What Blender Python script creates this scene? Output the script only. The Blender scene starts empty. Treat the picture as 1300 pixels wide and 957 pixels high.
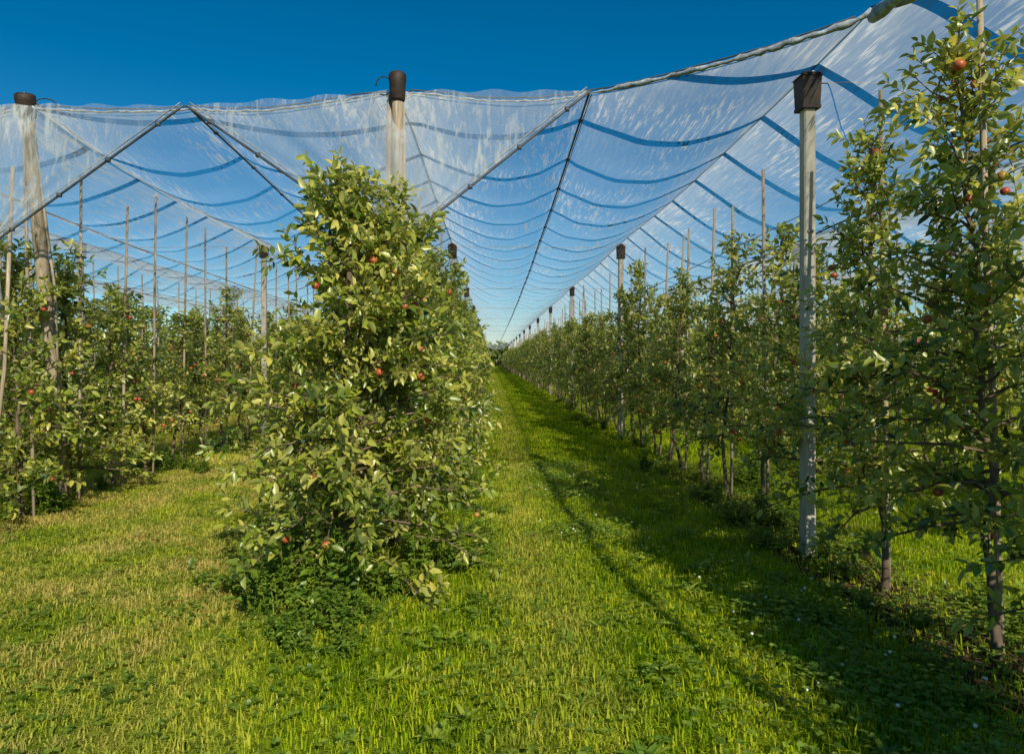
import bpy, math, random
import numpy as np
from mathutils import Vector, Matrix

SC = bpy.context.scene
UP = np.array([0., 0., 1.])

# ------------------------------------------------------------------ helpers
class MB:
    def __init__(s):
        s.v = []; s.f = []; s.m = []; s.t = []; s.n = 0
    def add(s, V, F, mat=0, tint=0.5):
        V = np.asarray(V, float)
        o = s.n
        s.v.append(V)
        for A in F:
            A = np.asarray(A) + o
            s.f.extend(A.tolist()); s.m.extend([mat] * len(A))
        if np.isscalar(tint): tint = np.full(len(V), tint)
        s.t.append(np.asarray(tint, float)); s.n += len(V)
    def mesh(s, name, mats, smooth=True):
        me = bpy.data.meshes.new(name)
        me.from_pydata(np.concatenate(s.v).tolist(), [], s.f)
        for m in mats: me.materials.append(m)
        me.polygons.foreach_set('material_index', s.m)
        me.polygons.foreach_set('use_smooth', [smooth] * len(s.f))
        a = me.attributes.new('tint', 'FLOAT', 'POINT')
        a.data.foreach_set('value', np.concatenate(s.t))
        me.update()
        return me

def obj(name, me, loc=(0, 0, 0), rot=(0, 0, 0), sc=(1, 1, 1), parent=None):
    o = bpy.data.objects.new(name, me)
    o.location = loc; o.rotation_euler = rot; o.scale = sc
    SC.collection.objects.link(o)
    if parent: o.parent = parent
    return o

def empty(name):
    e = bpy.data.objects.new(name, None); e.empty_display_size = 0.2
    SC.collection.objects.link(e); return e

def nrm(a):
    a = np.asarray(a, float)
    return a / (np.linalg.norm(a, axis=-1, keepdims=True) + 1e-9)

def tube(mb, pts, rad, sides=5, mat=0, tint=0.5, cap=True):
    pts = np.asarray(pts, float); n = len(pts)
    if np.isscalar(rad): rad = np.full(n, rad)
    T = nrm(np.gradient(pts, axis=0))
    ref = np.array([1., 0, 0]) if abs(T[0][2]) > .9 else UP
    A = nrm(np.cross(T, ref)); B = np.cross(T, A)
    ang = np.arange(sides) * 2 * np.pi / sides
    V = pts[:, None] + (A[:, None] * np.cos(ang)[None, :, None] + B[:, None] * np.sin(ang)[None, :, None]) * np.asarray(rad)[:, None, None]
    V = V.reshape(-1, 3); F = []
    for i in range(n - 1):
        for j in range(sides):
            k = (j + 1) % sides
            F.append((i * sides + j, i * sides + k, (i + 1) * sides + k, (i + 1) * sides + j))
    FF = [np.array(F)]
    if cap:
        FF.append(np.array([list(range(sides))[::-1]])); FF.append(np.array([[(n - 1) * sides + j for j in range(sides)]]))
    mb.add(V, FF, mat, tint)

def leaves(mb, P, D, N, L, W, fold=.25, droop=.18, mat=1, tint=None, simple=False):
    P = np.asarray(P, float); D = nrm(D); N = np.asarray(N, float)
    S = nrm(np.cross(D, N)); N = np.cross(S, D)
    L = np.asarray(L)[:, None]; W = np.asarray(W)[:, None]
    n = len(P)
    if tint is None: tint = np.full(n, .5)
    def pt(t, w, dz): return P + D * L * t + S * W * w + N * (W * dz) - N * L * droop * t * t
    if simple:
        V = np.stack([pt(0, 0, 0), pt(.5, -.5, fold), pt(1, 0, 0), pt(.5, .5, fold)], 1).reshape(-1, 3)
        o = (np.arange(n) * 4)[:, None, None]
        tr = (np.array([[0, 2, 1], [0, 3, 2]])[None] + o).reshape(-1, 3)
        mb.add(V, [tr], mat, np.repeat(tint, 4)); return
    V = np.stack([pt(0, 0, 0), pt(.33, -.48, fold), pt(.33, 0, 0), pt(.33, .48, fold),
                  pt(.7, -.38, fold), pt(.7, 0, 0), pt(.7, .38, fold), pt(1, 0, 0)], 1).reshape(-1, 3)
    o = (np.arange(n) * 8)[:, None, None]
    tr = (np.array([[0, 2, 1], [0, 3, 2], [4, 5, 7], [5, 6, 7]])[None] + o).reshape(-1, 3)
    qd = (np.array([[1, 2, 5, 4], [2, 3, 6, 5]])[None] + o).reshape(-1, 4)
    mb.add(V, [tr, qd], mat, np.repeat(tint, 8))

def box(mb, c, s, mat=0, top=1.0, tint=.5):
    x, y, z = s[0] / 2, s[1] / 2, s[2] / 2
    V = [(-x, -y, -z), (x, -y, -z), (x, y, -z), (-x, y, -z), (-x * top, -y * top, z), (x * top, -y * top, z), (x * top, y * top, z), (-x * top, y * top, z)]
    V = np.array(V) + np.array(c)
    mb.add(V, [np.array([(0, 3, 2, 1), (4, 5, 6, 7), (0, 1, 5, 4), (1, 2, 6, 5), (2, 3, 7, 6), (3, 0, 4, 7)])], mat, tint)

# ------------------------------------------------------------------ materials
def newmat(name):
    m = bpy.data.materials.new(name); m.use_nodes = True
    nt = m.node_tree; nt.nodes.clear()
    return m, nt, nt.nodes, nt.links

def ramp(N, stops):
    r = N.new('ShaderNodeValToRGB')
    while len(r.color_ramp.elements) < len(stops): r.color_ramp.elements.new(.5)
    for e, (p, c) in zip(r.color_ramp.elements, stops):
        e.position = p; e.color = (*c, 1) if len(c) == 3 else c
    return r

def math_n(N, Lk, op, a, b=None, c=None, clamp=False):
    n = N.new('ShaderNodeMath'); n.operation = op; n.use_clamp = clamp
    for i, x in enumerate([a, b, c]):
        if x is None: continue
        if isinstance(x, (int, float)): n.inputs[i].default_value = x
        else: Lk.new(x, n.inputs[i])
    return n.outputs[0]

def noise(N, Lk, vec, scale, detail=3, rough=.55):
    n = N.new('ShaderNodeTexNoise'); n.inputs['Scale'].default_value = scale
    n.inputs['Detail'].default_value = detail; n.inputs['Roughness'].default_value = rough
    if vec is not None: Lk.new(vec, n.inputs['Vector'])
    return n.outputs['Fac']

def mixc(N, Lk, f, a, b):
    m = N.new('ShaderNodeMix'); m.data_type = 'RGBA'
    for s, x in ((m.inputs[0], f), (m.inputs[6], a), (m.inputs[7], b)):
        if isinstance(x, (int, float)): s.default_value = x
        elif isinstance(x, tuple): s.default_value = (*x, 1)
        else: Lk.new(x, s)
    return m.outputs[2]

def leaf_material(name, stops, back, transl=.32, rough=.42, gloss=.05, posvar=None, amp=.35, nsc=2.2, ndet=1):
    m, nt, N, Lk = newmat(name)
    at = N.new('ShaderNodeAttribute'); at.attribute_name = 'tint'
    geo = N.new('ShaderNodeNewGeometry')
    nz = noise(N, Lk, geo.outputs['Position'], nsc, ndet)
    a = math_n(N, Lk, 'MULTIPLY_ADD', nz, amp, -amp / 2)
    a = math_n(N, Lk, 'ADD', a, at.outputs['Fac'], clamp=True)
    r = ramp(N, stops); Lk.new(a, r.inputs[0])
    col = r.outputs[0]
    if posvar: col = posvar(N, Lk, geo, col)
    if back: col = mixc(N, Lk, math_n(N, Lk, 'MULTIPLY', geo.outputs['Backfacing'], .5), col, back)
    p = N.new('ShaderNodeBsdfDiffuse'); Lk.new(col, p.inputs['Color'])
    t = N.new('ShaderNodeBsdfTranslucent')
    tc = N.new('ShaderNodeMix'); tc.data_type = 'RGBA'; tc.blend_type = 'MULTIPLY'; tc.inputs[0].default_value = 1
    Lk.new(col, tc.inputs[6]); tc.inputs[7].default_value = (1.6, 1.5, .9, 1)
    Lk.new(tc.outputs[2], t.inputs['Color'])
    mx = N.new('ShaderNodeMixShader'); mx.inputs[0].default_value = transl
    Lk.new(p.outputs[0], mx.inputs[1]); Lk.new(t.outputs[0], mx.inputs[2])
    out = mx.outputs[0]
    if gloss:
        g = N.new('ShaderNodeBsdfGlossy'); g.inputs['Roughness'].default_value = rough
        m2 = N.new('ShaderNodeMixShader'); m2.inputs[0].default_value = gloss
        Lk.new(out, m2.inputs[1]); Lk.new(g.outputs[0], m2.inputs[2]); out = m2.outputs[0]
    o = N.new('ShaderNodeOutputMaterial'); Lk.new(out, o.inputs[0])
    return m

M_leaf = leaf_material('apple_leaf', [(0, (.020, .055, .005)), (.28, (.085, .155, .011)), (.55, (.30, .37, .032)), (1, (.64, .58, .13))], (.38, .42, .16), transl=.36, gloss=.065, rough=.38)
M_weed = leaf_material('weed_leaf', [(0, (.04, .10, .010)), (.5, (.15, .26, .022)), (1, (.36, .43, .045))], (.22, .29, .10))

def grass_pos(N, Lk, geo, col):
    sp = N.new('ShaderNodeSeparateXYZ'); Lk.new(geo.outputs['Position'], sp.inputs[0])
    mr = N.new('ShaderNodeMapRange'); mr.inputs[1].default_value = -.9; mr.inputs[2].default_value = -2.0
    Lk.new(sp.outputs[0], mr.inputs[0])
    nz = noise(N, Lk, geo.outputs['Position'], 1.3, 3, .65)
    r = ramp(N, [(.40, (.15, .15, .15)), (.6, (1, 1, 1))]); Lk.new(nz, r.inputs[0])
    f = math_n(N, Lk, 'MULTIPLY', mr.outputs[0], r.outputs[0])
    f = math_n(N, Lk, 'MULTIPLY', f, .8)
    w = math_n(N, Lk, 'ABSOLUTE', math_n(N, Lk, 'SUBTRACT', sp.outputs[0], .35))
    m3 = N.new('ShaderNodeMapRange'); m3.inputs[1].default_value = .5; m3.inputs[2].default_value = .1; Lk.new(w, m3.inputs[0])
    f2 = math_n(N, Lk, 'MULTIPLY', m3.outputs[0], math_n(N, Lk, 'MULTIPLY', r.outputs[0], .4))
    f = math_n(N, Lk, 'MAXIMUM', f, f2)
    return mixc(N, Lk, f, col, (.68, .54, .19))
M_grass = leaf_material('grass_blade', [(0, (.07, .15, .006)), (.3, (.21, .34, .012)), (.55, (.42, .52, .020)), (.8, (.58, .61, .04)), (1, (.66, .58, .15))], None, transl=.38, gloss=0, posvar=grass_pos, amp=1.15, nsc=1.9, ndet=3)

def simple(name, c1, c2, scale=8, rough=.8, stretch=None, bump=.3, spec=.3):
    m, nt, N, Lk = newmat(name)
    tc = N.new('ShaderNodeTexCoord'); mp = N.new('ShaderNodeMapping'); Lk.new(tc.outputs['Object'], mp.inputs[0])
    if stretch: mp.inputs['Scale'].default_value = stretch
    nz = noise(N, Lk, mp.outputs[0], scale, 5, .65)
    r = ramp(N, [(.3, c1), (.7, c2)]); Lk.new(nz, r.inputs[0])
    p = N.new('ShaderNodeBsdfPrincipled'); p.inputs['Roughness'].default_value = rough; p.inputs['Specular IOR Level'].default_value = spec
    Lk.new(r.outputs[0], p.inputs['Base Color'])
    b = N.new('ShaderNodeBump'); b.inputs['Strength'].default_value = bump; b.inputs['Distance'].default_value = .01
    Lk.new(nz, b.inputs['Height']); Lk.new(b.outputs[0], p.inputs['Normal'])
    o = N.new('ShaderNodeOutputMaterial'); Lk.new(p.outputs[0], o.inputs[0])
    return m
M_bark = simple('bark', (.05, .038, .026), (.26, .19, .13), 14, .9, (1, 1, .3), .6)
M_stake = simple('stake_wood', (.20, .15, .10), (.52, .44, .33), 12, .85, (3, 3, .25), .4)
M_post = simple('concrete', (.32, .29, .24), (.62, .57, .48), 5, .85, (2, 2, .6), .4)
M_oldwood = simple('weathered_wood', (.20, .15, .10), (.55, .46, .34), 9, .9, (4, 4, .25), .6)
M_cap = simple('brown_cap', (.014, .010, .009), (.055, .038, .028), 9, .6, None, .3)
M_cable = simple('dark_cable', (.03, .036, .046), (.11, .125, .15), 6, .6)
M_strap = simple('grey_strap', (.14, .16, .18), (.38, .42, .45), 9, .6)
M_wire = simple('steel_wire', (.12, .12, .12), (.3, .3, .3), 6, .45)
M_roll = simple('rolled_net_fabric', (.12, .14, .16), (.52, .57, .62), 14, .6, (1, 1, 1), .8)
M_soilclod = simple('soil_clod', (.035, .024, .015), (.11, .075, .05), 10, .95)
M_flower = simple('white_petals', (.65, .65, .58), (.8, .8, .75), 30, .7)

def apple_mat():
    m, nt, N, Lk = newmat('apple_skin')
    geo = N.new('ShaderNodeNewGeometry'); nz = noise(N, Lk, geo.outputs['Position'], 14, 2)
    r = ramp(N, [(.36, (.36, .27, .04)), (.48, (.44, .11, .04)), (.68, (.38, .04, .025))]); Lk.new(nz, r.inputs[0])
    p = N.new('ShaderNodeBsdfPrincipled'); p.inputs['Roughness'].default_value = .4
    Lk.new(r.outputs[0], p.inputs['Base Color'])
    o = N.new('ShaderNodeOutputMaterial'); Lk.new(p.outputs[0], o.inputs[0]); return m
M_apple = apple_mat()

def net_mat(name, bands=True, stretch=(11, .8, 11), base=.21, streak=.6):
    m, nt, N, Lk = newmat(name)
    geo = N.new('ShaderNodeNewGeometry')
    at = N.new('ShaderNodeAttribute'); at.attribute_name = 'tint'
    mp = N.new('ShaderNodeMapping'); mp.inputs['Scale'].default_value = stretch
    Lk.new(geo.outputs['Position'], mp.inputs[0])
    nz = noise(N, Lk, mp.outputs[0], 2.3, 2.5, .75)
    r = ramp(N, [(.50, (0, 0, 0)), (.66, (1, 1, 1))]); Lk.new(nz, r.inputs[0])
    lg = noise(N, Lk, geo.outputs['Position'], 1.3, 0)
    rl = ramp(N, [(.38, (.10, .10, .10)), (.62, (1, 1, 1))]); Lk.new(lg, rl.inputs[0])
    st = math_n(N, Lk, 'MULTIPLY', r.outputs[0], rl.outputs[0])
    al = math_n(N, Lk, 'MULTIPLY_ADD', st, streak, base)
    t2 = math_n(N, Lk, 'MULTIPLY', at.outputs['Fac'], math_n(N, Lk, 'MULTIPLY_ADD', nz, .85, .0))
    al = math_n(N, Lk, 'ADD', al, t2)
    col = (.86, .90, .94)
    if bands:
        sp = N.new('ShaderNodeSeparateXYZ'); Lk.new(geo.outputs['Position'], sp.inputs[0])
        y = math_n(N, Lk, 'DIVIDE', sp.outputs[1], 1.15)
        fr = math_n(N, Lk, 'FRACT', y)
        b = math_n(N, Lk, 'LESS_THAN', fr, .10)
        colr = mixc(N, Lk, b, col, (.02, .08, .18))
        al = math_n(N, Lk, 'MULTIPLY_ADD', b, .13, al, clamp=True)
    else:
        colr = mixc(N, Lk, 0.0, col, col)
    d = N.new('ShaderNodeBsdfDiffuse'); t = N.new('ShaderNodeBsdfTranslucent'); tr = N.new('ShaderNodeBsdfTransparent')
    Lk.new(colr, d.inputs[0]); Lk.new(colr, t.inputs[0])
    m1 = N.new('ShaderNodeMixShader'); m1.inputs[0].default_value = .65
    Lk.new(d.outputs[0], m1.inputs[1]); Lk.new(t.outputs[0], m1.inputs[2])
    m2 = N.new('ShaderNodeMixShader'); Lk.new(al, m2.inputs[0]); Lk.new(tr.outputs[0], m2.inputs[1]); Lk.new(m1.outputs[0], m2.inputs[2])
    o = N.new('ShaderNodeOutputMaterial'); Lk.new(m2.outputs[0], o.inputs[0])
    return m
M_net = net_mat('hail_net_mesh')
M_flap = net_mat('hail_net_flap', False, (7, 5, 1.1), .21, .62)

ROWS_L = [-.95, -4.95, -8.7, -12.4]
ROWS_R = [2.82, 6.45, 10.1, 13.7]

def ground_mat():
    m, nt, N, Lk = newmat('ground_soil_and_turf')
    geo = N.new('ShaderNodeNewGeometry'); pos = geo.outputs['Position']
    n1 = noise(N, Lk, pos, .9, 4, .65); n2 = noise(N, Lk, pos, 14, 5, .7)
    g = ramp(N, [(.3, (.10, .18, .012)), (.55, (.20, .27, .02)), (.75, (.32, .30, .06))]); Lk.new(n1, g.inputs[0])
    d = ramp(N, [(.3, (.4, .4, .4)), (.7, (1.1, 1.1, 1.1))]); Lk.new(n2, d.inputs[0])
    mm = N.new('ShaderNodeMix'); mm.data_type = 'RGBA'; mm.blend_type = 'MULTIPLY'; mm.inputs[0].default_value = 1
    Lk.new(g.outputs[0], mm.inputs[6]); Lk.new(d.outputs[0], mm.inputs[7])
    sp = N.new('ShaderNodeSeparateXYZ'); Lk.new(pos, sp.inputs[0])
    n3 = noise(N, Lk, pos, 2.5, 3, .6)
    yr = N.new('ShaderNodeMapRange'); yr.inputs[1].default_value = 4.5; yr.inputs[2].default_value = 5.1; Lk.new(sp.outputs[1], yr.inputs[0])
    mask = None
    for X in ROWS_L + ROWS_R:
        a = math_n(N, Lk, 'ABSOLUTE', math_n(N, Lk, 'SUBTRACT', sp.outputs[0], X))
        a = math_n(N, Lk, 'MULTIPLY_ADD', n3, .5, a)
        mr = N.new('ShaderNodeMapRange'); mr.inputs[1].default_value = .75; mr.inputs[2].default_value = .6
        Lk.new(a, mr.inputs[0])
        mk = mr.outputs[0] if X > 0 else math_n(N, Lk, 'MULTIPLY', mr.outputs[0], yr.outputs[0])
        mask = mk if mask is None else math_n(N, Lk, 'MAXIMUM', mask, mk)
    soil = ramp(N, [(.3, (.03, .02, .012)), (.7, (.13, .088, .055))]); Lk.new(n2, soil.inputs[0])
    col = mixc(N, Lk, mask, mm.outputs[2], soil.outputs[0])
    p = N.new('ShaderNodeBsdfDiffuse')
    Lk.new(col, p.inputs['Color'])
    b = N.new('ShaderNodeBump'); b.inputs['Strength'].default_value = .8; b.inputs['Distance'].default_value = .04
    Lk.new(n2, b.inputs['Height']); Lk.new(b.outputs[0], p.inputs['Normal'])
    o = N.new('ShaderNodeOutputMaterial'); Lk.new(p.outputs[0], o.inputs[0]); return m

# ------------------------------------------------------------------ ground
mb = MB(); mb.add([(-900, -60, 0), (900, -60, 0), (900, 1500, 0), (-900, 1500, 0)], [np.array([[0, 1, 2, 3]])])
obj('ground', mb.mesh('ground', [ground_mat()]))

# ------------------------------------------------------------------ trees
def sphere(mb, c, r, mat, nu=9, nv=6, squash=.9):
    V = []; F = []
    for i in range(nv + 1):
        th = math.pi * i / nv
        rr = math.sin(th) * r; z = math.cos(th) * r * squash - (.25 * r if i == 0 else 0)
        for j in range(nu):
            a = 2 * math.pi * j / nu; V.append((c[0] + rr * math.cos(a), c[1] + rr * math.sin(a), c[2] + z))
    for i in range(nv):
        for j in range(nu):
            k = (j + 1) % nu; F.append((i * nu + j, (i + 1) * nu + j, (i + 1) * nu + k, i * nu + k))
    mb.add(V, [np.array(F)], mat)

def gen_tree(mb, rng, H=2.9, z0=.55, rb=.55, rt=.16, nb=46, lL=.094, org=(0, 0, 0), detail=2, apples=9, power=.8, spacing=.07, vmin=.5, vmax=1.3):
    org = np.array(org, float)
    nz = int(H / .2) + 2
    tz = np.linspace(-.05, H * .97, nz)
    wx = np.cumsum(rng.normal(0, .022, nz)); wy = np.cumsum(rng.normal(0, .022, nz))
    wx -= wx[0]; wy -= wy[0]
    tp = np.stack([wx, wy, tz], 1)
    tr = np.interp(tz, [0, .25, H], [.034, .024, .006])
    tube(mb, tp + org, tr, 7 if detail > 1 else 4, 0, cap=False)
    def tpos(z): return np.array([np.interp(z, tz, wx), np.interp(z, tz, wy), z])
    P = []; D = []; NN = []; LL = []; T = []
    def put_leaf(p, d, out, base_t):
        n = UP * .75 + out * .45 + rng.normal(0, .5, 3)
        P.append(p); D.append(d); NN.append(n)
        LL.append(lL * rng.uniform(.6, 1.2)); T.append(np.clip(base_t + rng.normal(0, .2), 0, 1))
    def twig(p, d, L, base_t):
        d = nrm(d)
        p2 = p + d * L
        if detail > 1: tube(mb, [p, p2], [.0035, .0015], 3, 0, cap=False)
        n = int(L / (.023 if detail > 1 else .035)) + 2
        a = nrm(np.cross(d, rng.normal(0, 1, 3))); b = np.cross(d, a)
        ph = rng.uniform(0, 6.28)
        for k in range(n):
            t = (k + 1) / n; ph += 2.4
            side = a * math.cos(ph) + b * math.sin(ph)
            ld = d * (.35 + .5 * t) + side * .8 - UP * .12 + rng.normal(0, .15, 3)
            put_leaf(p + d * L * t, ld, side, base_t + .12 * t)
    ap = []
    for i in range(nb):
        u = (i + rng.uniform(0, 1)) / nb
        z = z0 + (H * .96 - z0) * u
        az = i * 2.4 + rng.normal(0, .5)
        R = rb * (1 - u) ** power + rt
        if u < .12: R *= .75 + 2 * u
        L = R * rng.uniform(vmin, vmax)
        el = math.radians(rng.uniform(-8, 28) + 38 * u)
        dh = np.array([math.cos(az), math.sin(az), 0.])
        s = tpos(z); droop = rng.uniform(.1, .4) * (1 - u)
        ts = np.linspace(0, 1, 5)
        bp = s + dh * (L * ts * math.cos(el))[:, None] + UP * (L * ts * math.sin(el) - droop * L * ts ** 2)[:, None]
        bp[1:, :] += rng.normal(0, .012, (4, 3))
        tube(mb, bp + org, np.linspace(.011, .003, 5) * (1.2 - .5 * u), 4 if detail > 1 else 3, 0, cap=False)
        bt = rng.uniform(.20, .62)
        m = max(2, int(L / spacing))
        for k in range(m):
            t = .15 + .85 * (k + rng.uniform(0, 1)) / m
            p = np.array([np.interp(t, ts, bp[:, q]) for q in range(3)])
            long = rng.random() < .22
            d = dh * .5 * t + rng.normal(0, .55, 3) + UP * (.8 if long else .25)
            Lt = rng.uniform(.18, .34) if long else rng.uniform(.03, .13)
            twig(p + org, d, Lt, bt + (.15 if long else 0))
            if rng.random() < .2 and t > .4: ap.append(p + org + dh * .05 + np.array([0, 0, -.06]))
        twig(bp[-1] + org, bp[-1] - bp[-2], rng.uniform(.06, .22), bt + .1)
    for z in np.arange(H * .8, H, .07):
        twig(tpos(min(z, H * .96)) + org, rng.normal(0, .35, 3) + UP, rng.uniform(.08, .25), .55)
    leaves(mb, P, D, NN, LL, np.array(LL) * rng.uniform(.40, .56, len(LL)), tint=np.array(T), simple=detail < 2)
    rng.shuffle(ap)
    for p in ap[:apples]: sphere(mb, p, rng.uniform(.026, .035), 2)
    return len(P)

TM = [M_bark, M_leaf, M_apple]
def tree_mesh(name, seed, **k):
    mb = MB(); n = gen_tree(mb, np.random.default_rng(seed), **k); print(name, n)
    return mb.mesh(name, TM)

slim = [tree_mesh('apple_tree_slim_%d' % i, 10 + i, H=2.7 + .24 * (i % 3), z0=.62, rb=.50, rt=.12, nb=44, power=.75, spacing=.068, lL=.09, apples=11) for i in range(5)]
dense = [tree_mesh('apple_tree_dense_%d' % i, 40 + i, H=2.95 + .12 * (i % 3), z0=.30, rb=.58, rt=.26, nb=64, power=.6, apples=9) for i in range(4)]
front = tree_mesh('apple_tree_front', 77, H=3.0, z0=.26, rb=.84, rt=.26, nb=140, power=.75, apples=26, spacing=.056, lL=.088, vmin=.6, vmax=1.15)
tall = tree_mesh('apple_tree_tall', 99, H=3.6, z0=.70, rb=.52, rt=.18, nb=84, power=.85, apples=24, spacing=.06, lL=.082)
tall2 = tree_mesh('apple_tree_tall2', 98, H=3.4, z0=.62, rb=.70, rt=.08, nb=72, power=1.2, apples=15, spacing=.06, lL=.082)

def block(seed, dens):
    mb = MB(); rng = np.random.default_rng(seed)
    for k in range(5):
        if dens: gen_tree(mb, rng, H=2.9 + rng.uniform(-.15, .2), z0=.35, rb=.55, rt=.22, nb=28, lL=.15, org=(rng.normal(0, .05), k + rng.normal(0, .08), 0), detail=1, apples=3, power=.6, spacing=.15)
        else: gen_tree(mb, rng, H=2.85 + rng.uniform(-.25, .35), z0=.6, rb=.48, rt=.12, nb=25, lL=.14, org=(rng.normal(0, .05), k + rng.normal(0, .08), 0), detail=1, apples=3, power=.75, spacing=.14)
    return mb.mesh('tree_row_block', TM)
blocks_s = [block(200 + i, False) for i in range(4)]
blocks_d = [block(300 + i, True) for i in range(3)]

rnd = random.Random(5)
def stake_mesh(h, r, sides=8):
    mb = MB(); tube(mb, [(0, 0, -.1), (0.004, 0, h * .3), (-.006, .004, h * .65), (0, 0, h)], [r, r * .97, r * .92, r * .85], sides, 0)
    return mb.mesh('stake', [M_stake])
ST = stake_mesh(3.7, .019)
def plant(me, x, y, sc=1, rot=None, stake=True, sz=1, hs=1):
    obj('apple_tree', me, (x, y, 0), (rnd.gauss(0, .025), rnd.gauss(0, .025), rnd.uniform(0, 6.28) if rot is None else rot), (sc, sc, sc * sz))
    if stake:
        obj('support_stake', ST, (x + .07, y + .06, 0), (rnd.gauss(0, .018), rnd.gauss(0, .018), 0), (1, 1, hs * rnd.uniform(.95, 1.05)))

# right row (X ~ 2.85)
RX = ROWS_R[0] + .05
plant(tall, RX, 3.88, rot=.6)
plant(tall2, RX, 5.0, rot=2.0)
plant(tall2, RX, 2.98, rot=4.0)
for y in (2.0, 1.0, 0.0, -1.0, -2.0, -3.0): plant(rnd.choice(slim), RX, y)
y = 6.15; i = 0
while y < 20:
    plant(slim[i % 5], RX + rnd.uniform(-.06, .06), y, sz=rnd.uniform(.92, 1.12), sc=rnd.uniform(.9, 1.02)); y += rnd.uniform(.88, 1.06); i += 1
YR = y
# centre row
CX = ROWS_L[0]
plant(front, -1.12, 5.2, rot=1.1, stake=False)
y = 6.1; i = 0
while y < 20:
    plant(dense[i % 4], CX + rnd.uniform(-.05, .05), y, stake=(i % 3 == 2), sz=rnd.uniform(.95, 1.06)); y += rnd.uniform(.82, .98); i += 1
YC = y
# left row
LX = ROWS_L[1] - .1
y = 7.3; i = 0
while y < 20:
    plant(slim[(i * 2) % 5] if i > 1 else dense[i], LX + rnd.uniform(-.06, .06), y, sc=1.05 if i < 2 else 1, sz=rnd.uniform(.86, .98), hs=1.06); y += rnd.uniform(.85, 1.0); i += 1
YL = y
starts = {ROWS_R[0]: YR, ROWS_L[0]: YC, ROWS_L[1]: YL}
for X in ROWS_R[1:]:
    starts[X] = 3.0 if X < 8 else X * .9
for X in ROWS_L[2:]:
    starts[X] = 8.0 if X > -10 else -X * .9
for X, y0 in starts.items():
    e = empty('apple_tree_row')
    mbk = MB()
    y = y0; lim = 150 if abs(X) < 5 else 100
    while y < lim:
        me = rnd.choice(blocks_d if X == ROWS_L[0] else blocks_s)
        flip = rnd.random() < .5
        obj('row_section', me, (X, y + (4 if flip else 0), 0), (0, 0, math.pi if flip else 0), (1, 1, rnd.uniform(.93, 1.07)), e)
        if y < 70:
            for k in range(5):
                if X == ROWS_L[0] and k % 3: continue
                h = rnd.uniform(3.4, 3.9); sx, sy = rnd.gauss(0, .05), rnd.gauss(0, .05)
                tube(mbk, [(X + .07, y + k, 0), (X + .07 + sx, y + k + sy, h)], [.02, .017], 5, 0)
        y += 4.9
    obj('row_stakes', mbk.mesh('row_stakes', [M_stake]), parent=e)

# distant hedge of trees behind orchard
mb = MB(); rng = np.random.default_rng(9)
for sx in range(-190, 191, 4):
    yy = 172 + rng.uniform(-6, 6); h = rng.uniform(4.5, 6.5)
    n = 300
    q = rng.normal(0, 1, (n, 3)); q = nrm(q) * rng.uniform(.3, 1, (n, 1)) ** .5
    P = q * np.array([4.2, 3, h * .55]) + np.array([sx, yy, h * .5])
    L = rng.uniform(.8, 1.6, n)
    leaves(mb, P, rng.normal(0, 1, (n, 3)), rng.normal(0, 1, (n, 3)) + UP, L, L * .7, mat=0, tint=rng.uniform(.0, .4, n), simple=True)
    tube(mb, [(sx, yy, 0), (sx, yy, h * .6)], [.2, .1], 5, 1)
obj('background_trees', mb.mesh('background_trees', [M_leaf, M_bark]))

# ------------------------------------------------------------------ posts
def post_mesh(h, w=.105, capw=.17, caph=.28):
    mb = MB()
    c = .012
    hw = w / 2
    prof = [(-hw + c, -hw), (hw - c, -hw), (hw, -hw + c), (hw, hw - c), (hw - c, hw), (-hw + c, hw), (-hw, hw - c), (-hw, -hw + c)]
    V = [(x, y, -.1) for x, y in prof] + [(x * .95, y * .95, h - .05) for x, y in prof]
    F = [(i, (i + 1) % 8, 8 + (i + 1) % 8, 8 + i) for i in range(8)]
    mb.add(V, [np.array(F), np.array([[8, 9, 10, 11, 12, 13, 14, 15]])], 0)
    box(mb, (0, 0, h - caph * .5), (capw * .88, capw * .88, caph * .9), 1, 1.12)
    box(mb, (0, 0, h + .004), (capw * 1.08, capw * 1.08, caph * .12), 1, .86)
    box(mb, (0, 0, h - caph * .97), (capw * .94, capw * .94, .03), 1, 1.0)
    for zz in (1.0, 1.9, 2.8):
        box(mb, (0, -hw - .006, zz), (w * .5, .012, .02), 2)
    return mb.mesh('post', [M_post, M_cap, M_wire], smooth=False)
PM = post_mesh(4.14)
obj('concrete_post', PM, (2.74, 5.92, 0), (0, 0, .06))
def far_post(X, Y): obj('concrete_post', PM, (X, Y, 0), (rnd.gauss(0, .008), rnd.gauss(0, .008), rnd.gauss(0, .1)), (1, 1, rnd.uniform(.985, 1.0)))
far = MB()
PV = np.array([v.co[:] for v in PM.vertices]); PF = [list(p.vertices) for p in PM.polygons]; PMI = [p.material_index for p in PM.polygons]
for X in ROWS_R + ROWS_L:
    for k in range(0, 13):
        Y = 5.92 + 8.6 * k
        if k == 0 and X in (ROWS_R[0], ROWS_L[0], ROWS_L[1]): continue
        if k == 0 and X < -5: Y = 7.3
        Xp = X - .08 if X == ROWS_R[0] else (X + .12 if X in ROWS_L[:2] else X)
        if k <= 2: far_post(Xp, Y)
        else:
            o = far.n
            far.v.append(PV + np.array([Xp, Y, 0])); far.t.append(np.full(len(PV), .5)); far.n += len(PV)
            for f, mi in zip(PF, PMI): far.f.append([q + o for q in f]); far.m.append(mi)
obj('distant_concrete_posts', far.mesh('far_posts', [M_post, M_cap, M_wire], False))

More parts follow.
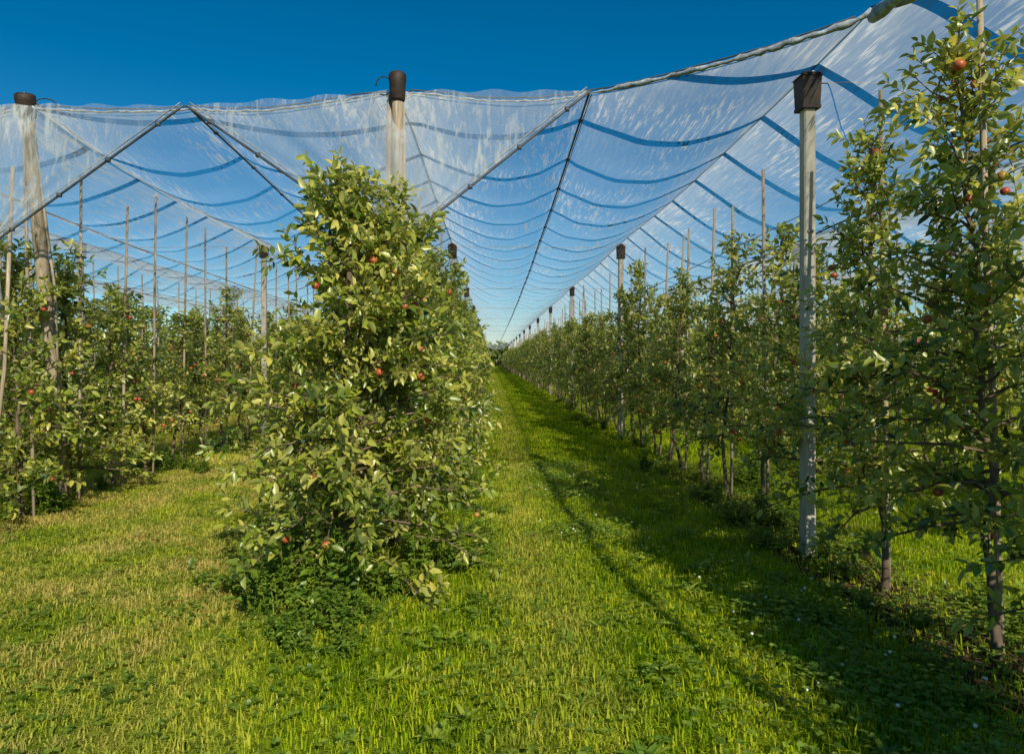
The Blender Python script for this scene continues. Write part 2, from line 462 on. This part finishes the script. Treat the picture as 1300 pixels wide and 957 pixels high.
def round_post(name, p0, p1, r, mat, cap=True, sides=12, extras=None):
    mb = MB(); p0 = np.array(p0); p1 = np.array(p1)
    tt = np.linspace(0, 1, 9)[:, None]
    pts = p0 + (p1 - p0) * tt + np.random.default_rng(3).normal(0, .003, (9, 3))
    tube(mb, pts, np.linspace(r * 1.05, r * .9, 9), sides, 0)
    if cap:
        d = nrm(p1 - p0)
        cp = [p1 - d * .20, p1 - d * .18, p1 - d * .06, p1 - d * .03, p1 + d * .025, p1 + d * .045]
        tube(mb, cp, [r * 1.1, r * 1.25, r * 1.32, r * 1.42, r * 1.4, r * 1.0], 10, 1)
    if extras: extras(mb)
    return obj(name, mb.mesh(name, [mat, M_cap, M_wire, M_stake]))
def ex_c(mb):
    tube(mb, [(-.95, 6.08, 0), (-.93, 6.02, 2.2), (-.89, 5.98, 4.0)], .026, 6, 3)
    tube(mb, [(-.75, 6.15, 0), (-.76, 6.1, 2.2), (-.78, 6.0, 3.9)], .02, 6, 3)
    a = np.linspace(0, 5.2, 14)
    tube(mb, np.stack([-.83 - .10 - .07 * np.cos(a), np.full(14, 5.9), 4.06 + .08 * np.sin(a)], 1), .006, 4, 1)
round_post('concrete_post', (-.88, 6.25, -.1), (-.815, 5.92, 4.14), .055, M_oldwood, extras=ex_c)
def ex_l(mb):
    tube(mb, [(-5.25, 7.1, 0), (-5.1, 7.15, 1.6), (-4.98, 7.1, 3.7)], .02, 6, 3)
    tube(mb, [(-4.95, 7.9, 0), (-4.8, 7.5, 2.5), (-4.72, 7.0, 4.2)], .015, 6, 3)
    a = np.linspace(0, 4.6, 14)
    tube(mb, np.stack([-4.55 - .12 * np.cos(a), np.full(14, 6.95), 4.28 + .07 * np.sin(a)], 1), .006, 4, 1)
round_post('wooden_post', (-5.1, 8.2, -.1), (-4.75, 6.95, 4.36), .07, M_oldwood, extras=ex_l)
round_post('wooden_post', (-1.08, 5.0, -.1), (-1.04, 5.1, 2.45), .045, M_bark, cap=False)

# ------------------------------------------------------------------ wires
mb = MB()
for X in ROWS_R + ROWS_L:
    for z in (1.0, 1.9, 2.75):
        ya = 6 if X > -4 else 7.2
        if X == ROWS_R[0]: ya = -3
        ys = np.arange(ya, 60, 4.3)
        tube(mb, np.stack([np.full(len(ys), X - .05), ys, z + .02 * np.cos(ys * 1.46)], 1), .0025, 3, 0)
for k in range(0, 8):
    Y = 5.92 + 8.6 * k
    xs = np.linspace(2.74 if k == 0 else -12.4, 13.7, 30)
    tube(mb, np.stack([xs, np.full(30, Y), 4.10 - .04 * np.abs(np.sin(xs))], 1), .006 if k < 2 else .008, 4, 0)
tube(mb, [(2.72, 14.5, 2.9), (3.5, 10, 3.3), (4.3, 5, 3.75), (5, 2, 4.0)], .006, 4, 0)
obj('trellis_wires', mb.mesh('wires', [M_wire]))

# ------------------------------------------------------------------ hail nets
ridges = sorted(ROWS_L + ROWS_R)
def zr(Y): return 4.16 - .05 * math.sin((Y - 5.92) / 8.6 * math.pi) ** 2
FRONT = {-12.4: (8.0, 4.2), -8.7: (7.5, 4.25), -4.95: (6.98, 4.28), -.95: (6.10, 4.09), 2.82: (4.95, 4.19), 6.45: (.5, 4.2), 10.1: (.5, 4.2), 13.7: (.5, 4.2)}
SEAMF = {(-4.95, -.95): (-2.95, 6.62, 4.16), (-.95, 2.82): (.90, 6.25, 4.16), (2.82, 6.45): (4.6, .9, 4.0)}
RXN = {-4.95: -4.78, -.95: -.83, 2.82: 2.76}
for bi in range(len(ridges) - 1):
    a, b = ridges[bi], ridges[bi + 1]
    fa, fb = FRONT[a], FRONT[b]
    if (a, b) in SEAMF: mx, my, mz = SEAMF[(a, b)]
    else: mx, my, mz = (a + b) / 2, (fa[0] + fb[0]) / 2, 4.1
    xa, xb = RXN.get(a, a), RXN.get(b, b)
    e = empty('hail_net')
    NU = 32
    S = np.concatenate([np.arange(0, 12, .16), np.arange(12, 40, .5), np.arange(40, 118, 3)])
    us = np.linspace(-1, 1, NU + 1)
    rng = np.random.default_rng(500 + bi)
    V = np.zeros((len(S), NU + 1, 3)); TT = np.zeros((len(S), NU + 1))
    ph = rng.uniform(0, 6)
    tau = 12.0 if a < 2 else 5.0
    for j, u in enumerate(us):
        t = abs(u)
        if u < 0: x = mx + (xa - mx) * t; yf = my + (fa[0] - my) * t; zf = mz + (fa[1] - mz) * t
        else: x = mx + (xb - mx) * t; yf = my + (fb[0] - my) * t; zf = mz + (fb[1] - mz) * t
        for i, s in enumerate(S):
            Y = yf + s
            zs = mz - .62 * (1 - math.exp(-s / tau))
            rg = zr(Y) + (zf - zr(Y)) * math.exp(-s / .8) if t > .999 else zr(Y)
            edge = math.exp(-(s / 1.1) ** 1.5)
            chord = zs + (rg - zs) * t
            sag = (.32 * (1 - edge) + .07 * edge) * math.sin(math.pi * t ** .9)
            z = chord - sag
            z += (1 - edge) * (.03 * math.cos(Y / 1.15 * 2 * math.pi) * math.sin(math.pi * t) + .010 * math.sin(u * 25 + Y * .9 + ph) * (1 - t))
            z += edge * (zf - (mz + (zr(Y) - mz) * t))
            V[i, j] = (x + .03 * math.sin(Y * 2.1 + u * 5) * (1 - t) * t * 4, Y + .12 * math.sin(u * 3.1 + ph) * (1 - t), z)
            fe_ = .8 * math.exp(-s / .7) if (a == -.95 and u > 0) else .45 * math.exp(-s / .25)
            TT[i, j] = min(1, t ** 4 * .85 + fe_)
    nI, nJ = len(S), NU + 1
    I, J = np.meshgrid(np.arange(nI - 1), np.arange(nJ - 1), indexing='ij')
    base = (I * nJ + J).ravel()
    F = np.stack([base, base + 1, base + nJ + 1, base + nJ], 1)
    mb = MB(); mb.add(V.reshape(-1, 3), [F], 0, TT.ravel()); obj('net_sheet', mb.mesh('net_sheet', [M_net]), parent=e)
    mb = MB()
    mid = V[:, NU // 2] + np.array([0, 0, -.012])
    tube(mb, mid, .0115, 5, 0)
    tube(mb, mid + np.array([.028, 0, .008]), .006, 4, 1)
    for s in np.arange(.6, 30, 1.15):
        p = np.array([np.interp(s, S, mid[:, q]) for q in range(3)])
        box(mb, p, (.035, .05, .026), 0)
    tube(mb, V[:, 0] + np.array([0, 0, .014]), .010, 5, 1)
    obj('seam_cable', mb.mesh('seam', [M_cable, M_strap]), parent=e)
    mb = MB()
    fe = V[0].copy()
    fe2 = np.array([[np.interp(q, np.arange(NU + 1), fe[:, c]) for c in range(3)] for q in np.linspace(0, NU, 90)])
    fe2[:, 2] += rng.normal(0, .004, 90)
    rr = .010 * rng.uniform(.7, 1.4, 90)
    if a == -.95: rr = .020 * rng.uniform(.6, 1.4, 90) * np.interp(np.linspace(-1, 1, 90), [-1, 0, .15, 1], [.4, .4, 1, 1.1])
    if a == 2.82: rr = .026 * rng.uniform(.6, 1.4, 90)
    tube(mb, fe2, rr, 7, 0)
    tube(mb, fe2[::3] + np.array([0, .02, .035]), .007, 5, 1)
    obj('gathered_net_edge', mb.mesh('edge', [M_roll, M_cable]), parent=e)

# gathered net added over the right-hand row, mostly unseen, for its line shadow
mb = MB(); rng = np.random.default_rng(8)
pp = np.array([(2.76, 4.95, 4.17), (2.8, 3.5, 4.15), (2.86, 1.5, 4.12), (2.95, -.2, 4.1), (3.2, -1.8, 4.08), (3.6, -3.4, 4.05)])
q = np.linspace(0, 5, 60); path = np.stack([np.interp(q, range(6), pp[:, c]) for c in range(3)], 1)
tube(mb, path, .045 * rng.uniform(.7, 1.25, 60), 7, 0)
obj('shadow_net_roll', mb.mesh('gathered', [M_roll]))

# end flaps
def flap(A, Cn, B, bottom, seed):
    e = empty('hail_net_flap'); rng = np.random.default_rng(seed)
    A, Cn, B, bottom = map(np.array, (A, Cn, B, bottom))
    NU, NV = 60, 24; V = np.zeros((NV + 1, NU + 1, 3)); TT = np.zeros((NV + 1, NU + 1))
    for i in range(NV + 1):
        v = i / NV
        for j in range(NU + 1):
            u = j / NU
            top = A + (Cn - A) * (u * 2) if u < .5 else Cn + (B - Cn) * (u * 2 - 1)
            p = top * (1 - v) + bottom * v
            p = p + np.array([0, -.12 * math.sin(math.pi * v) * (1 - abs(2 * u - 1)) + .04 * math.sin(u * 46 + 2 * math.sin(v * 5 + seed)) * (1 - v * .6) * min(1, 6 * min(u, 1 - u)), 0])
            V[i, j] = p; TT[i, j] = min(1, .8 * v ** 2 + .5 * math.exp(-((u - .5) / .05) ** 2))
    nJ = NU + 1
    I, J = np.meshgrid(np.arange(NV), np.arange(NU), indexing='ij'); bs = (I * nJ + J).ravel()
    mb = MB(); mb.add(V.reshape(-1, 3), [np.stack([bs, bs + 1, bs + nJ + 1, bs + nJ], 1)], 0, TT.ravel())
    obj('flap_sheet', mb.mesh('flap', [M_flap]), parent=e)
    mb = MB()
    for col in (0, NU):
        pts = V[:, col].copy(); tube(mb, pts, .013, 5, 0)
        tube(mb, pts + np.array([.03 if col == 0 else -.03, 0, .03]), .007, 4, 1)
        for i in range(3, NV, 6): box(mb, pts[i], (.04, .03, .04), 0)
    obj('flap_hem', mb.mesh('hem', [M_cable, M_strap]), parent=e)
    mb = MB(); tube(mb, [bottom, bottom + np.array([0.0, .12, -.35]), bottom + np.array([0.01, .2, -.7])], [.05, .03, .02], 6, 0)
    obj('flap_tail', mb.mesh('tail', [M_roll]), parent=e)
flap((-2.95, 6.60, 4.15), (-.83, 6.06, 4.08), (.90, 6.23, 4.15), (-.84, 5.84, 2.65), 1)
flap((-6.8, 7.3, 4.15), (-4.78, 6.86, 4.26), (-2.98, 6.60, 4.15), (-5.12, 6.95, 2.85), 2)
flap((-10.5, 7.8, 4.15), (-8.7, 7.48, 4.2), (-6.8, 7.3, 4.15), (-8.7, 7.4, 2.7), 3)

# ------------------------------------------------------------------ grass
def grass_patch(seed, size, n, h0, h1, w, mat=M_grass, clover=0, flowers=0):
    rng = np.random.default_rng(seed); mb = MB()
    xy = rng.uniform(-size / 2, size / 2, (n, 2))
    cl = .5 + .5 * np.sin(xy[:, 0] * 7 / size + seed) * np.cos(xy[:, 1] * 9 / size + seed * 2)
    cl += rng.normal(0, .25, n)
    h = (h0 + (h1 - h0) * np.clip(cl, 0, 1)) * rng.uniform(.4, 1.15, n)
    az = rng.uniform(0, 2 * np.pi, n); bend = rng.uniform(.2, 1.4, n)
    dx = np.stack([np.cos(az), np.sin(az), np.zeros(n)], 1); sd = np.stack([-np.sin(az), np.cos(az), np.zeros(n)], 1)
    P = np.concatenate([xy, np.zeros((n, 1))], 1); hh = h[:, None]; bb = bend[:, None]; ww = (w * rng.uniform(.5, 1.3, n))[:, None]
    mid = P + UP * hh * .6 + dx * hh * bb * .3; tip = P + UP * hh * (1 - .45 * bb) + dx * hh * bb * .9
    V = np.stack([P - sd * ww / 2, P + sd * ww / 2, mid - sd * ww * .42, mid + sd * ww * .42, tip], 1).reshape(-1, 3)
    o = (np.arange(n) * 5)[:, None]
    t = np.clip(rng.normal(.47, .2, n), 0, 1)
    mb.add(V, [np.array([[0, 1, 3, 2]]) + o, np.array([[2, 3, 4]]) + o], 0, np.repeat(t, 5))
    if clover:
        c = rng.normal(0, size * .28, (clover, 2))
        zz = rng.uniform(.04, .10, clover); a0 = rng.uniform(0, 6.28, clover)
        for k in range(3):
            a = a0 + k * 2.094
            D = np.stack([np.cos(a), np.sin(a), np.full(clover, .15)], 1)
            L = rng.uniform(.016, .030, clover)
            leaves(mb, np.concatenate([c, zz[:, None]], 1), D, np.tile(UP, (clover, 1)) + rng.normal(0, .25, (clover, 3)), L, L * .95, fold=.1, droop=.1, mat=1, tint=rng.uniform(.2, .9, clover))
    for k in range(flowers):
        x, y = rng.uniform(-size / 2, size / 2, 2); z = rng.uniform(.08, .13)
        tube(mb, [(x, y, 0), (x + .005, y, z)], .0015, 3, 1, cap=False)
        sphere(mb, (x + .005, y, z), rng.uniform(.006, .010), 2, 6, 4)
    return mb.mesh('grass_patch', [mat, M_weed, M_flower])
near = [grass_patch(i, 1.0, 4000, .03, .10, .0062, clover=120) for i in range(4)]
nearc = [grass_patch(20 + i, 1.0, 2600, .04, .12, .0065, clover=620, flowers=10) for i in range(3)]
sparse = [grass_patch(30 + i, 1.0, 900, .04, .13, .0065, clover=300) for i in range(2)]
mid = [grass_patch(40 + i, 2.0, 5000, .045, .12, .015, clover=0) for i in range(3)]
farp = [grass_patch(50 + i, 4.0, 3600, .06, .14, .05) for i in range(2)]
eg = empty('grass')
def gp(me, x, y, sz=1): obj('grass_patch', me, (x, y, 0), (0, 0, rnd.randrange(4) * math.pi / 2), (1, 1, sz * rnd.uniform(.8, 1.2)), eg)
for yi in range(2, 11):
    yy = yi + .5
    for xi in range(-9, 10):
        x = xi - .05
        if abs(x) > yy * .85 + 1.5: continue
        if 2.4 < x < 3.4:
            continue
        me = rnd.choice(near)
        if .3 < x < 2.5 and rnd.random() < .55: me = rnd.choice(nearc)
        gp(me, x, yy, .75 if x < -1.6 else (1.25 if x > 1.3 else 1))
    gp(rnd.choice(sparse), 2.95, yy)
for yi in range(0, 10):
    yy = 12 + yi * 2
    for xi in range(-10, 11):
        x = xi * 2 + .9
        if abs(x) > yy * .8 + 2: continue
        gp(rnd.choice(mid), x, yy)
for yi in range(0, 12):
    yy = 33 + yi * 4
    for xi in range(-2, 3):
        gp(rnd.choice(farp), xi * 4 + .9, yy)

# soil clods below the right row
mb = MB(); rng = np.random.default_rng(4)
for k in range(900):
    x = 2.88 + rng.normal(0, .22); y = rng.uniform(2.4, 9); r = rng.uniform(.006, .022)
    V = nrm(rng.normal(0, 1, (6, 3))) * .2 + np.array([(1, 0, 0), (-1, 0, 0), (0, 1, 0), (0, -1, 0), (0, 0, 1), (0, 0, -1)])
    mb.add(V * r + np.array([x, y, r * .4]), [np.array([(0, 2, 4), (2, 1, 4), (1, 3, 4), (3, 0, 4), (2, 0, 5), (1, 2, 5), (3, 1, 5), (0, 3, 5)])])
obj('soil_clods', mb.mesh('clods', [M_soilclod], False))

# ------------------------------------------------------------------ weeds
def bush(seed, R, H, nst, lL):
    rng = np.random.default_rng(seed); mb = MB(); P = []; D = []; Nn = []; L = []
    for s in range(nst):
        a = rng.uniform(0, 6.28); lean = rng.uniform(.1, 1) * R
        h = H * rng.uniform(.3, 1)
        b = np.array([rng.normal(0, R * .25), rng.normal(0, R * .25), 0]); tp = b + np.array([math.cos(a) * lean, math.sin(a) * lean, h])
        md = (b + tp) / 2 + np.array([0, 0, h * .18])
        tube(mb, [b, md, tp], [.004, .003, .0015], 3, 0, tint=.8, cap=False)
        for t in np.linspace(.2, 1, 11):
            p = b * (1 - t) ** 2 + 2 * md * t * (1 - t) + tp * t * t
            for q in range(2):
                d = rng.normal(0, 1, 3); d[2] = rng.uniform(-.1, .5)
                P.append(p); D.append(d); Nn.append(UP + rng.normal(0, .3, 3)); L.append(lL * rng.uniform(.5, 1.2))
    L = np.array(L); leaves(mb, P, D, Nn, L, L * .55, mat=0, tint=rng.uniform(.1, .8, len(L)))
    return mb.mesh('weed', [M_weed])
bushes = [bush(1, .32, .38, 30, .065), bush(2, .28, .25, 22, .05), bush(3, .26, .55, 14, .08)]
def rosette(seed):
    rng = np.random.default_rng(seed); mb = MB(); n = 16
    a = rng.uniform(0, 6.28, n); D = np.stack([np.cos(a), np.sin(a), rng.uniform(.25, 1.2, n)], 1)
    L = rng.uniform(.06, .14, n); leaves(mb, np.zeros((n, 3)) + [0, 0, .01], D, np.tile(UP, (n, 1)) - D * .1, L, L * .26, droop=.35, mat=0, tint=rng.uniform(.3, 1, n))
    return mb.mesh('dandelion', [M_weed])
ros = [rosette(i) for i in range(3)]
for (x, y, k, s) in [(-1.4, 4.75, 0, 1.1), (-1.0, 4.55, 2, 1.0), (-1.75, 5.05, 1, 1.2), (-.75, 4.8, 1, 1.1), (-1.15, 4.3, 1, 1.1), (-1.5, 4.45, 2, .7), (-.95, 4.95, 2, 1.1), (-1.5, 5.2, 2, .9), (-.55, 5.2, 2, .8), (-.5, 5.6, 1, .9), (-1.3, 4.1, 1, .7), (-.8, 4.35, 1, .7), (-1.2, 4.65, 0, .9), (-.9, 4.2, 2, .6), (-.85, 3.95, 1, .7), (-1.1, 3.9, 2, .5),
                     (-5.6, 7.2, 0, 1.1), (-5.2, 6.9, 1, 1.2), (-4.8, 7.4, 2, .9), (3.2, 5.9, 1, .8), (2.5, 4.6, 1, .6), (2.45, 6.1, 1, .9), (2.5, 7.0, 0, .7), (2.6, 8.0, 1, 1), (3.4, 4.7, 1, .8), (3.1, 3.6, 1, .6), (2.75, 5.3, 1, .6), (2.7, 4.3, 1, .5), (2.35, 3.7, 1, .6), (3.2, 4.2, 0, .6)]:
    obj('weed_plant', bushes[k], (x, y, 0), (0, 0, rnd.uniform(0, 6.28)), (s, s, s))
er = empty('dandelion_plants')
for k in range(170):
    y = rnd.uniform(2.8, 12); x = rnd.choice([rnd.gauss(-.3, .2), rnd.gauss(2.2, .3), rnd.uniform(-.3, 2.3)])
    s = rnd.uniform(.5, 1.2); obj('dandelion', rnd.choice(ros), (x, y, 0), (0, 0, rnd.uniform(0, 6.28)), (s, s, s), er)
el = empty('row_weeds')
for X in (ROWS_L[0], ROWS_L[1], ROWS_R[0], ROWS_R[1]):
    for k in range(50):
        y = rnd.uniform(6.5 if X < 2 else 5.5, 28)
        if X == ROWS_L[1]: y = max(y, 7.6)
        s = rnd.uniform(.4, .95); obj('row_weed', rnd.choice(bushes), (X + rnd.gauss(0, .28), y, 0), (0, 0, rnd.uniform(0, 6.28)), (s, s, s * .8), el)
for k in range(26):
    s = rnd.uniform(.3, .6); obj('row_weed', rnd.choice(bushes[:2]), (rnd.gauss(-.28, .12), rnd.uniform(4.6, 12), 0), (0, 0, rnd.uniform(0, 6.28)), (s, s, s * .9), el)

# ------------------------------------------------------------------ light
tv = Vector((-.34, 1.0, 0)).normalized(); ELV = math.radians(33)
d = Vector((tv.x * math.cos(ELV), tv.y * math.cos(ELV), -math.sin(ELV)))
sl = bpy.data.lights.new('sun', 'SUN'); sl.energy = 5.0; sl.angle = math.radians(.5); sl.color = (1, .91, .72)
so = bpy.data.objects.new('sun', sl); so.rotation_euler = d.to_track_quat('-Z', 'Y').to_euler(); so.location = (5, -10, 10); SC.collection.objects.link(so)
w = bpy.data.worlds.new('World'); SC.world = w; w.use_nodes = True
N = w.node_tree.nodes; Lk = w.node_tree.links; N.clear()
sk = N.new('ShaderNodeTexSky'); sk.sky_type = 'NISHITA'; sk.sun_disc = False
sk.sun_elevation = ELV; sk.sun_rotation = math.atan2(-d.x, -d.y)
sk.air_density = 1.0; sk.dust_density = .1; sk.ozone_density = 4.0; sk.altitude = 600
hs = N.new('ShaderNodeHueSaturation'); hs.inputs['Saturation'].default_value = 1.4; hs.inputs['Hue'].default_value = .490
bg = N.new('ShaderNodeBackground'); bg.inputs[1].default_value = .088
o = N.new('ShaderNodeOutputWorld')
Lk.new(sk.outputs[0], hs.inputs['Color']); Lk.new(hs.outputs[0], bg.inputs[0]); Lk.new(bg.outputs[0], o.inputs[0])
SC.view_settings.view_transform = 'Standard'; SC.view_settings.look = 'None'; SC.view_settings.exposure = 0

# ------------------------------------------------------------------ camera
cam = bpy.data.cameras.new('camera'); cam.lens = 24; cam.sensor_width = 36; cam.shift_x = .02; cam.shift_y = -.0173
cam.clip_end = 3000; cam.clip_start = .05
co = bpy.data.objects.new('camera', cam); co.location = (0, 0, 1.7); co.rotation_euler = (math.pi / 2, 0, 0)
SC.collection.objects.link(co); SC.camera = co
